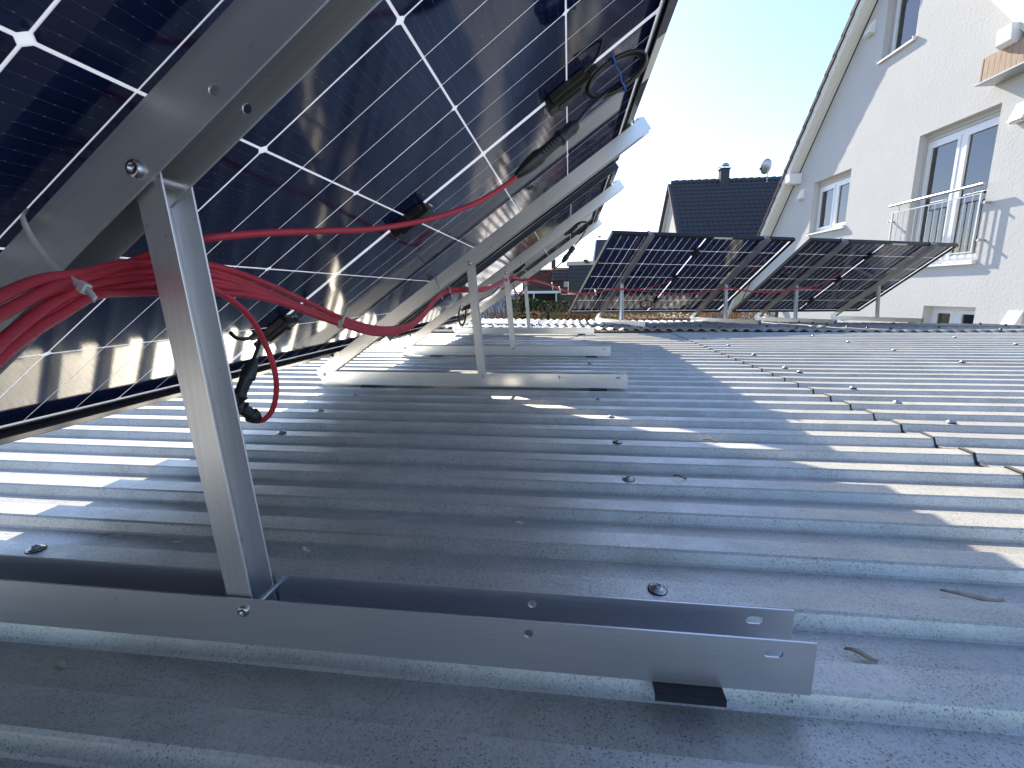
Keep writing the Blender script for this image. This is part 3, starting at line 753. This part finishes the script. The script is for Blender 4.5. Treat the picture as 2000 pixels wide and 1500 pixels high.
# roof slabs with soffit, fascia and verge tiles
for sg, aw, OV, FH in ((1, AL+.55, .235, .065), (-1, AR-.55, .235, .37)):
    a0, z0 = RA, RZ+.08; a1 = aw; z1 = rz(aw)+.08
    dv = Vector((a1-a0, 0, z1-z0)); Ls = dv.length; dv.normalize(); nv = Vector((-dv.z*1, 0, dv.x)) if sg > 0 else Vector((dv.z, 0, -dv.x))
    if nv.z < 0: nv = -nv
    M = Matrix(((dv.x, 0, nv.x, a0), (0, 1, 0, 0), (dv.z, 0, nv.z, z0), (0, 0, 0, 1)))
    MB().box((.02, -9, FH-.005), (Ls, OV-.023, FH+.055), M).build('roof_deck', M_TILE, house)
    # soffit boards
    sb = MB()
    nb_ = int(OV/.075); bw = (OV-.025)/nb_
    for k in range(nb_): sb.box((.02, .001+k*bw, -.012), (Ls, .001+k*bw+bw-.004, .008), M)
    sb.build('soffit_board', M_WHITE, house)
    MB().box((0, OV-.022, -.03), (Ls, OV, FH), M).build('fascia_board', M_WHITE, house)
    MB().box((0, OV, .015), (Ls, OV+.016, FH+.05), M).build('fascia_board', M_WHITE, house)
    nt_ = int(Ls/.335); 
    for k in range(nt_):
        t0 = k*Ls/nt_; tm = MB()
        Mt = M @ Matrix.Translation((t0, 0, FH+.07)) @ Matrix.Rotation(-.075, 4, 'Y') if True else M
        tm.box((-.01, OV-.25, -.01), (Ls/nt_+.05, OV+.045, .014), Mt); tm.box((-.01, OV+.022, -.075), (Ls/nt_+.045, OV+.045, -.01), Mt)
        tm.build('verge_tile', M_VERGE, house)
    rows = MB()
    for k in range(nt_):
        t0 = k*Ls/nt_
        Mt = M @ Matrix.Translation((t0, 0, FH+.065)) @ Matrix.Rotation(-.075, 4, 'Y')
        rows.box((-.01, -9, -.01), (Ls/nt_+.05, OV-.26, .014), Mt)
    rows.build('tile_course', M_TILE, house, kind='stuff')
for a, e in ((12.40, -.03), (7.20, .03)):
    z = rz(a)+.01
    pm = MB(); pm.add([(a-.10, -.1, z-.24), (a+.10, -.1, z-.24), (a+.10, -.1, z-.02), (a-.10, -.1, z-.02), (a-.10, .29+e, z-.20), (a+.10, .29+e, z-.20), (a+.10, .31+e, z-.02), (a-.10, .31+e, z-.02), (a-.10, .24+e, z-.24), (a+.10, .24+e, z-.24)],
           [(0, 3, 7, 4, 8), (1, 9, 5, 6, 2), (0, 8, 9, 1), (8, 4, 5, 9), (4, 7, 6, 5), (3, 2, 6, 7)])
    p = fixn(pm.build('purlin_end', M_WHITE, house))
# wooden box under the right purlin
wb = MB()
for k in range(8): wb.box((6.906+k*.078, .02, 2.95), (6.906+k*.078+.074, .24, 3.25-.02*(k % 2)*.1))
wb.build('wooden_box', M_WOOD, house)
for k in range(3):
    MB().box((7.532, .03+k*.072, 2.955), (7.552, .03+k*.072+.069, 3.24)).build('wood_board', M_WOOD, house)
MB().box((6.86, 0, 2.935), (7.60, .27, 2.948)).build('drip_plate', M_ZINC, house)

def window(q, leaves, sill=True, curtain=(), shutter=True, depth=.135):
    a0, a1, z0, z1 = q
    w_ = empty('window'); w_.parent = house
    t = .055; y0, y1 = -depth-.06, -depth
    top_ = z1-.11 if shutter else z1
    fr = MB(); fr.box((a0, y0, z0), (a0+t, y1, top_)); fr.box((a1-t, y0, z0), (a1, y1, top_)); fr.box((a0+t, y0, z0), (a1-t, y1, z0+t)); fr.box((a0+t, y0, top_-t), (a1-t, y1, top_))
    am = (a0+a1)/2
    if leaves == 2: fr.box((am-.035, y0, z0+t), (am+.035, y1+.004, top_-t))
    fr.build('window_frame', M_PVC, w_)
    spans = [(a0+t, am-.035), (am+.035, a1-t)] if leaves == 2 else [(a0+t, a1-t)]
    for (s0, s1) in spans:
        sh = MB(); k = .052; zz0, zz1 = z0+t+.002, top_-t-.002; s0 += .002; s1 -= .002
        sh.box((s0, y0+.01, zz0), (s0+k, y1+.012, zz1)); sh.box((s1-k, y0+.01, zz0), (s1, y1+.012, zz1)); sh.box((s0+k, y0+.01, zz0), (s1-k, y1+.012, zz0+k)); sh.box((s0+k, y0+.01, zz1-k), (s1-k, y1+.012, zz1))
        sh.build('sash', M_PVC, w_)
        MB().box((s0+k, y1-.022, zz0+k), (s1-k, y1-.018, zz1-k)).build('pane', M_GLASS, w_)
    if shutter:
        sm = MB(); sm.box((a0, y0, top_+.001), (a1, y1+.015, top_+.05)); sm.box((a0, y0, top_+.053), (a1, y1+.030, z1))
        sm.build('shutter_box', M_SHUT, w_)
        MB().box((a0, y1, z0), (a0+.02, y1+.035, top_)).build('shutter_rail', M_SHUT, w_); MB().box((a1-.02, y1, z0), (a1, y1+.035, top_)).build('shutter_rail', M_SHUT, w_)
    # reveal and room
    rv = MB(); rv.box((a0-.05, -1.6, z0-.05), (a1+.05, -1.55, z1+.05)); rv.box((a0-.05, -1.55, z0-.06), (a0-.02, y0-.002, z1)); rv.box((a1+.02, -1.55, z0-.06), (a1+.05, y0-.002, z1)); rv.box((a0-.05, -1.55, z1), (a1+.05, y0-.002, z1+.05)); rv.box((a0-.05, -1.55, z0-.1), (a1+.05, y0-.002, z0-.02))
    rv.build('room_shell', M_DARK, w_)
    for c0, c1, cz0, cz1 in curtain:
        cv = MB(); n = 40; vs_ = []
        for i in range(n+1):
            a = c0+(c1-c0)*i/n; yy = y0-.035+.014*math.sin(i*1.55)
            vs_ += [(a, yy, cz0), (a, yy, cz1), (a, yy-.004, cz1), (a, yy-.004, cz0)]
        fs_ = []
        for i in range(n):
            for k in range(4): fs_.append((i*4+k, i*4+(k+1) % 4, i*4+4+(k+1) % 4, i*4+4+k))
        cv.add(vs_, fs_, True); fixn(cv.build('curtain', M_CURT, w_))
    if sill:
        s_ = MB(); s_.add([(a0-.03, y1, z0+.004), (a1+.03, y1, z0+.004), (a1+.03, .055, z0-.018), (a0-.03, .055, z0-.018), (a0-.03, y1, z0-.012), (a1+.03, y1, z0-.012), (a1+.03, .055, z0-.045), (a0-.03, .055, z0-.045)],
                          [(0, 3, 2, 1), (4, 5, 6, 7), (3, 7, 6, 2), (0, 4, 7, 3), (1, 2, 6, 5), (0, 1, 5, 4)])
        for a in (a0-.03, a1+.018): s_.box((a, y1, z0-.02), (a+.012, .060, z0+.018))
        fixn(s_.build('window_sill', M_WHITE, w_))
    return w_
window(win, 2, curtain=((10.55, 10.86, 1.6, 2.45), (11.18, 11.42, 1.6, 2.45)))
window(upw, 1, curtain=((9.3, 9.7, 4.3, 5.3),))
window(bas, 2, sill=False, shutter=False, curtain=((7.40, 7.72, -.85, -.05),))
window(bas2, 1, sill=False, shutter=False)
dw = window(door, 2, curtain=((8.15, 8.50, .74, 2.5), (7.52, 8.04, .74, 2.5)))
# interior items behind the door panes: dark planter box on the sill
MB().box((7.55, -.36, .74), (7.95, -.27, .93)).build('planter', M_BOX, dw)
# stainless railing
rl = empty('balcony_railing'); rl.parent = house
YR = .075
fixn(MB().tube([(7.38, YR+.03, 1.665), (9.10, YR+.03, 1.665)], .021, 14).build('handrail', M_STEEL2, rl))
for z in (1.55, .78): MB().box((7.42, YR-.008, z-.008), (9.05, YR+.008, z+.008)).build('rail', M_STEEL2, rl)
na = 13
for k in range(na+1):
    a = 7.42+(9.05-7.42)*k/na
    if k in (0, na): MB().box((a-.012, YR-.012, .772), (a+.012, YR+.012, 1.558)).build('post', M_STEEL2, rl)
    else: MB().tube([(a, YR, .785), (a, YR, 1.545)], .006, 8).build('baluster', M_STEEL2, rl)
for a in (7.56, 8.9): MB().tube([(a, YR, 1.555), (a, YR+.03, 1.65)], .006, 8).build('handrail_stem', M_STEEL2, rl)
for a in (7.42, 9.05):
    for z in (.93, 1.42):
        s = -1 if a < 8 else 1
        MB().tube([(a, YR, z), (a+s*.075, YR-.005, z)], .007, 8).build('bracket_arm', M_STEEL2, rl)
        MB().tube([(a+s*.075, YR+.015, z), (a+s*.075, -.01, z)], .017, 10).build('wall_stud', M_STEEL2, rl)
for a, z in ((12.18, 2.46), (10.36, 4.98), (7.12, 2.46), (6.72, -.12), (12.55, -.10)):
    v_ = MB(); v_.add([(a-.09, 0, z-.11), (a+.09, 0, z-.11), (a+.09, 0, z+.11), (a-.09, 0, z+.11), (a-.09, .10, z-.10), (a+.09, .10, z-.10), (a+.09, .012, z+.11), (a-.09, .012, z+.11)],
                      [(0, 3, 2, 1), (0, 1, 5, 4), (4, 5, 6, 7), (0, 4, 7, 3), (1, 2, 6, 5), (3, 7, 6, 2)])
    v_.box((a-.085, .01, z-.118), (a+.085, .092, z-.111)); v_.box((a-.085, .02, z-.128), (a+.085, .08, z-.122))
    fixn(v_.build('wall_vent', M_WHITE, house))

# ------------------------------------------------------------------ neighbour house with dark pantile roof
nb = empty('neighbour_house', loc=(5.35, 24, 5.24), label='cream neighbour house with steep dark pantile roof and chimney', category='house')
def tile_roof(parent, x0, x1, h, m, name='tiled_roof', tw=.21, tl=.285, side=-1):
    """pantile field falling 45 degrees towards side*y, ridge at local z=0,y=0"""
    c45 = math.sqrt(.5); rows = int(h/c45/tl); cols = int((x1-x0)/tw); mb = MB()
    pr = [(0, 0), (.16, .035), (.34, .048), (.50, .035), (.62, .008), (.80, -.004), (1, 0)]
    for r_ in range(rows):
        vs_ = []; s0 = r_*tl; s1 = s0+tl+.015
        for c in range(cols):
            for q, z in pr[:-1] if c < cols-1 else pr:
                x = x0+(c+q)*tw
                for s, lift in ((s0, .012), (s1, .048)):
                    n = z*.9+lift; vs_.append((x, side*(s*c45+n*c45*-0)+side*n*c45, -s*c45+n*c45))
                vs_.append((x, side*s1*c45, -s1*c45+.005))
        npt = len(vs_)//3; fs_ = []
        for i in range(npt-1):
            fs_ += [(i*3, i*3+1, i*3+4, i*3+3), (i*3+1, i*3+2, i*3+5, i*3+4)]
        mb.add(vs_, fs_, True)
    return mb.build(name, m, parent, kind='stuff')
tile_roof(nb, 0, 9, 4.8, M_TILE)
MB().add([(0, 0, 0), (9, 0, 0), (9, 4.8, -4.8), (0, 4.8, -4.8), (0, 0, -.1), (9, 0, -.1), (9, 4.7, -4.8), (0, 4.7, -4.8)], [(0, 3, 2, 1), (4, 5, 6, 7), (0, 4, 7, 3), (1, 2, 6, 5), (3, 7, 6, 2), (0, 1, 5, 4)]).build('rear_roof', M_TILE, nb)
gw = MB(); gw.plate([(-4.4, -8), (4.4, -8), (4.4, -4.5), (0, -.12), (-4.4, -4.5)], [[(.75, -3.3), (1.0, -3.3), (1.0, -2.2), (.75, -2.2)]], .3, Matrix(((0, 0, 1, .12), (1, 0, 0, 0), (0, 1, 0, 0), (0, 0, 0, 1))))
fixn(gw.build('gable_wall', M_WALLG, nb))
MB().box((.30, .78, -3.28), (.36, .98, -2.22)).build('window', M_BOX, nb)
MB().box((.0, .70, -3.36), (.2, 1.05, -3.30)).build('window_sill', M_WHITE, nb)
MB().box((.5, -4.35, -8), (8.9, -4.2, -4.4)).build('eaves_wall', M_WALLG, nb)
for s in (-1, 1):
    MB().bar((-.03, 0, -.05), (-.03, s*4.8, -4.85), .10, .22, (1, 0, 0)).build('verge_board', mat('brown_verge', (.09, .07, .06), .6), nb)
    MB().bar((.09, s*.08, -.20), (.09, s*4.8, -4.95), .06, .16, (1, 0, 0)).build('verge_board', M_WHITE, nb)
for k in range(28):
    x = k*.33
    MB().tube([(x, 0, .03), (x+.34, 0, .045)], [.10, .125], 8).build('ridge_tile', M_TILE, nb)
ch = MB(); ch.box((2.15, -.30, -.4), (2.53, .08, .50)); ch = smooth_by_angle(ch.build('chimney', M_GREYR, nb), .01)
MB().box((2.11, -.34, .50), (2.57, .12, .54)).build('chimney_cap', M_GREYR, ch)
cw = MB(); cw.tube([(2.35, -.1, .54), (2.35, -.1, .62)], .03, 8); 
cw.tube([(2.18, -.1, .63), (2.27, -.1, .71), (2.38, -.1, .73), (2.48, -.1, .70), (2.55, -.1, .64)], [.02, .07, .09, .07, .02], 10); cw.tube([(2.24, -.1, .65), (2.04, -.1, .58)], .02, 6)
cw.build('wind_cowl', M_ZINC, ch)
sat = empty('satellite_dish', loc=(9.55, 23.8, 5.3), label='grey satellite dish on the ridge of the dark tiled roof', category='satellite dish')
MB().tube([(0, 0, -.5), (0, 0, .42)], .02, 8).build('mast', M_ZINC, sat)
dm = Matrix.Scale(.68, 4, (1, 0, 0)) @ Matrix.Scale(.68, 4, (0, 1, 0)) @ Matrix.Scale(.68, 4, (0, 0, 1)) @ Matrix.Translation((-.06, -.05, .70)) @ Matrix.Rotation(-1.05, 4, 'Z') @ Matrix.Rotation(-1.30, 4, 'Y')
fixn(MB().lathe([(.001, .0), (.20, .015), (.36, .05), (.48, .10), (.485, .11), (.36, .065), (.2, .03), (.002, .012)], dm, 24).build('dish', M_ZINC, sat))
MB().tube([(-.03, -.07, .22), (-.20, -.18, .22), (-.42, -.30, .32)], .014, 6).build('feed_arm', M_ZINC, sat)
MB().box((-.47, -.35, .28), (-.39, -.28, .37)).build('receiver_head', M_BOX, sat)

# ------------------------------------------------------------------ houses and garden behind
def slab_house(name, u0, u1, vt, y, dep, wall_m, roof_m, label, rise=1.2, courses=8, vb=640):
    a = at(u0, vt, y); b = at(u1, vt, y); z = (a.z+b.z)/2; x0, x1 = a.x, b.x
    r = empty(name, loc=(x0, y, ground_z(0, y)), label=label, category='house'); H = z-ground_z(0, y); Wd = x1-x0
    MB().box((0, 0, 0), (Wd, dep, H-rise)).build('wall', wall_m, r)
    rf = MB(); rf.add([(-.1, -.25, H-rise), (Wd+.1, -.25, H-rise), (Wd+.1, dep/2, H), (-.1, dep/2, H), (-.1, dep+.25, H-rise), (Wd+.1, dep+.25, H-rise)], [(0, 1, 2, 3), (3, 2, 5, 4), (0, 3, 4), (1, 5, 2), (0, 4, 5, 1)])
    fixn(rf.build('roof', roof_m, r))
    lip = MB()
    for k in range(courses):
        t0 = k/courses; y_ = -.25+(dep/2+.25)*t0; z_ = H-rise+rise*t0
        lip.box((-.1, y_-.02, z_+.0), (Wd+.1, y_+.05, z_+.06))
    if courses: lip.build('tile_course', roof_m, r, kind='stuff')
    return r, Wd, H
h1, W1, H1 = slab_house('grey_house', 1110.5, 1172, 509, 26, .6, M_GREYR, M_GREYR, 'slate grey clad house with small chimney left of the rear panels', .25, 0)
cl = MB()
for k in range(13): cl.box((0, -.26-.012*(k % 2), k*.2), (W1+.02, -.253, k*.2+.18))
cl.build('cladding_board', M_GREYR, h1, kind='stuff')
MB().box((.8, .3, H1-.3), (1.05, .5, H1+.09)).build('chimney', M_GREYR, h1)
MB().box((0, -.34, H1-1.75), (W1, -.275, H1-1.68)).build('gutter', M_ZINC, h1)
h2, W2, H2 = slab_house('brown_house', 1081, 1110, 521, 28, 2, M_BROWNR, M_BROWNR, 'low brown house with a small blue window', .8, 4)
f = MB().box((.62, -.06, H2-1.15), (.84, -.01, H2-.85)).build('window_frame', M_ZINC, h2); MB().box((.65, -.07, H2-1.12), (.81, -.061, H2-.88)).build('pane', mat('blue_sky_pane', (.22, .38, .60), .1), h2)
h3, W3, H3 = slab_house('red_brick_house', 1020, 1081, 523, 29, 2, M_BRICKR, M_BROWNR, 'reddish brick house end with stubby chimney behind the cables', .15, 0)
MB().box((1.72, 1, H3-.4), (2.0, 1.4, H3+.55)).build('chimney', M_BRICKR, h3)
h4 = empty('tall_house', loc=(2.1, 30, -.95), label='tall brown house with a dark tiled roof just behind the left rear panel', category='house')
MB().box((.05, 0, 0), (4, 6, 2.9)).build('wall', M_BROWNR, h4)
tile = MB(); tile.add([(0.32, 2.5, 4.62), (4, 2.5, 4.62), (4, -.3, 2.4), (0, -.3, 2.4), (4, 5.4, 2.4), (0, 5.4, 2.4)], [(0, 3, 2, 1), (0, 1, 4, 5), (0, 5, 3), (2, 3, 5, 4), (1, 2, 4)]); fixn(tile.build('roof', M_BROWNR, h4))
MB().bar((.30, 2.5, 4.60), (-.05, -.3, 2.38), .08, .16).build('verge_board', M_WHITE, h4)
for x_, z_ in ((.5, 4.62), (1.8, 4.62)):
    wv = MB(); wv.tube([(x_, 2.5, z_), (x_, 2.5, z_+.16)], .02, 5); wv.tube([(x_-.1, 2.5, z_+.30), (x_-.02, 2.5, z_+.16), (x_+.12, 2.5, z_+.24), (x_+.14, 2.5, z_+.32)], [.02, .07, .05, .02], 6); wv.build('ridge_ornament', M_BOX, h4)
# carport
cp = empty('carport', loc=(at(1040, 570, 16).x, 16, ground_z(0, 16)), label='open carport with a white roof edge and slim white posts behind the garden', category='carport')
Hc = at(1060, 570, 16).z-ground_z(0, 16)
MB().box((-1.2, 0, Hc-.05), (.88, 3, Hc+.03)).build('roof', M_WHITE, cp)
MB().box((-1.2, 2.9, 0), (.9, 3, Hc-.06)).build('back_wall', M_GREYR, cp)
for x_ in (.02, .78): MB().box((x_, .05, 0), (x_+.04, .09, Hc-.055)).build('post', M_WHITE, cp)
o = MB().box((0, 0, 0), (at(1142, 570, 17).x-at(1088, 570, 17).x, 3, at(1100, 575, 17).z-ground_z(0, 17))).build('garden_wall', M_BROWNR)
o.location = (at(1088, 570, 17).x, 17, ground_z(0, 17)); o['label'] = 'dark brown garage block behind the hedge, right of the carport'; o['category'] = 'garage'
sh = empty('garden_shed', loc=(at(930, 600, 13).x, 13, ground_z(0, 13)), label='pale blue garden shed behind bare twigs', category='shed')
Ws = at(997, 600, 13).x-at(930, 600, 13).x; Hs = at(960, 578, 13).z-ground_z(0, 13)
MB().box((0, 0, 0), (Ws, 2.5, Hs)).build('wall', M_BLUEW, sh); MB().box((-.1, -.1, Hs), (Ws+.1, 2.6, Hs+.06)).build('roof', M_ZINC, sh)

def leaves(name, cx, cy, cz, sx, sy, sz, n, size, m, label, cat, kind=None, shape='box', seed=1, group=None):
    rnd = random.Random(seed); mb = MB(); vs_, fs_ = [], []
    for i in range(n):
        if shape == 'box': p = Vector((cx+rnd.uniform(-sx, sx), cy+rnd.uniform(-sy, sy)*(1 if rnd.random() < .4 else 0)-(sy if rnd.random() < .5 else 0), cz+sz*(1-rnd.random()**1.6*2)))
        else:
            a = rnd.uniform(0, 2*PI); b = math.acos(rnd.uniform(-.6, 1)); rr = rnd.random()**.4
            p = Vector((cx+sx*rr*math.cos(a)*math.sin(b), cy+sy*rr*math.sin(a)*math.sin(b), cz+sz*rr*math.cos(b)))
        p.z += .12*sz*noise.noise(Vector((p.x*1.5, p.y*1.5, seed)))
        u_ = Vector((rnd.gauss(0, 1), rnd.gauss(0, 1), rnd.gauss(0, 1))).normalized(); v_ = u_.cross(Vector((rnd.gauss(0, 1), rnd.gauss(0, 1), rnd.gauss(0, 1)))).normalized()
        s = size*rnd.uniform(.6, 1.4); o_ = len(vs_)
        vs_ += [p-u_*s, p+v_*s*.5, p+u_*s, p-v_*s*.5]; fs_.append((o_, o_+1, o_+2, o_+3))
    mb.add(vs_, fs_)
    return mb, m
def bush(name, cx, cy, cz, sx, sy, sz, n, size, m, label, cat, shape='box', seed=1, core=True):
    r = empty(name, loc=(0, 0, 0), label=label, category=cat)
    mb, _ = leaves(name, cx, cy, cz, sx, sy, sz, n, size, m, label, cat, None, shape, seed); mb.build('foliage', m, r, kind='stuff')
    if core: MB().box((cx-sx*.9, cy-sy*.6, ground_z(cx, cy)), (cx+sx*.9, cy+sy*.6, cz+sz*.6)).build('inner_branches', M_HEDGE if m != M_DRYLEAF else M_TWIG, r)
    return r
hp = at(1062, 590, 11)
bush('hedge', hp.x+.1, 11.3, -.45, 1.0, .35, .55, 9000, .035, M_HEDGE, 'clipped dark green hedge in the garden beyond the roof', 'hedge', seed=2)
lp = at(1088, 612, 8.6)
bush('clipped_bush', lp.x, 8.7, lp.z-.22, .13, .13, .24, 1800, .016, M_LIMELEAF, 'small square yellow-green clipped bush beside the left rear panel', 'bush', seed=3)
for i, (u, y, sx, n, m, lab) in enumerate(((1010, 8.4, .5, 900, M_DRYLEAF, 'reddish dry shrub beyond the roof under the farthest left frame'), (1150, 8.6, .55, 1500, M_DRYLEAF, 'dry ochre shrub right of the clipped bush'), (1190, 9.2, .3, 500, M_LIMELEAF, 'olive shrub behind the left foot of the rear row'),
        (1300, 8.8, .8, 2600, M_DRYLEAF, 'long rust-brown dry hedge under the left rear panel'), (1385, 9.4, .5, 900, M_DRYLEAF, 'dry brown shrub below the second rear frame'), (1458, 9.0, .28, 800, M_DRYLEAF, 'ochre dry grass tuft between the two rear panels'), (945, 8.6, .5, 500, M_DRYLEAF, 'dry shrub left of the pale shed'))):
    p = at(u, 618, y)
    bush('dry_shrub', p.x, y, p.z-.18, sx, .3, .26, n, .022, m, lab, 'shrub', 'box', 10+i, core=i in (3,))
rnd = random.Random(5)
for i, (u, v, y, h, lab) in enumerate(((945, 612, 7.6, .55, 'bare twiggy shrub at the left in front of the pale shed'), (985, 612, 7.8, .6, 'bare twiggy shrub right in front of the pale shed'), (1075, 618, 7.4, .28, 'arching bare branches left of the clipped bush'), (1128, 612, 8.2, .5, 'bare branched sapling left of the rear panel row'))):
    p = at(u, v, y); mb = MB()
    for k in range(22):
        a = rnd.uniform(-.9, .9); L = h*rnd.uniform(.5, 1.1); b = rnd.uniform(-.5, .5)
        base = Vector((p.x+rnd.uniform(-.12, .12), y+rnd.uniform(-.1, .1), p.z-.35)); tip = base+Vector((math.sin(a)*L, b*.2, .3+math.cos(a)*L))
        mid = (base+tip)/2+Vector((rnd.uniform(-.05, .05), 0, .05))
        mb.tube([base, mid, tip], [.006, .004, .0015], 4, False)
        for q in range(2):
            s = mid+(tip-mid)*rnd.random(); mb.tube([s, s+Vector((rnd.uniform(-.1, .1), 0, rnd.uniform(.02, .14)))], [.0025, .001], 4, False)
    o = mb.build('bare_shrub', M_TWIG); o['label'] = lab; o['category'] = 'shrub'
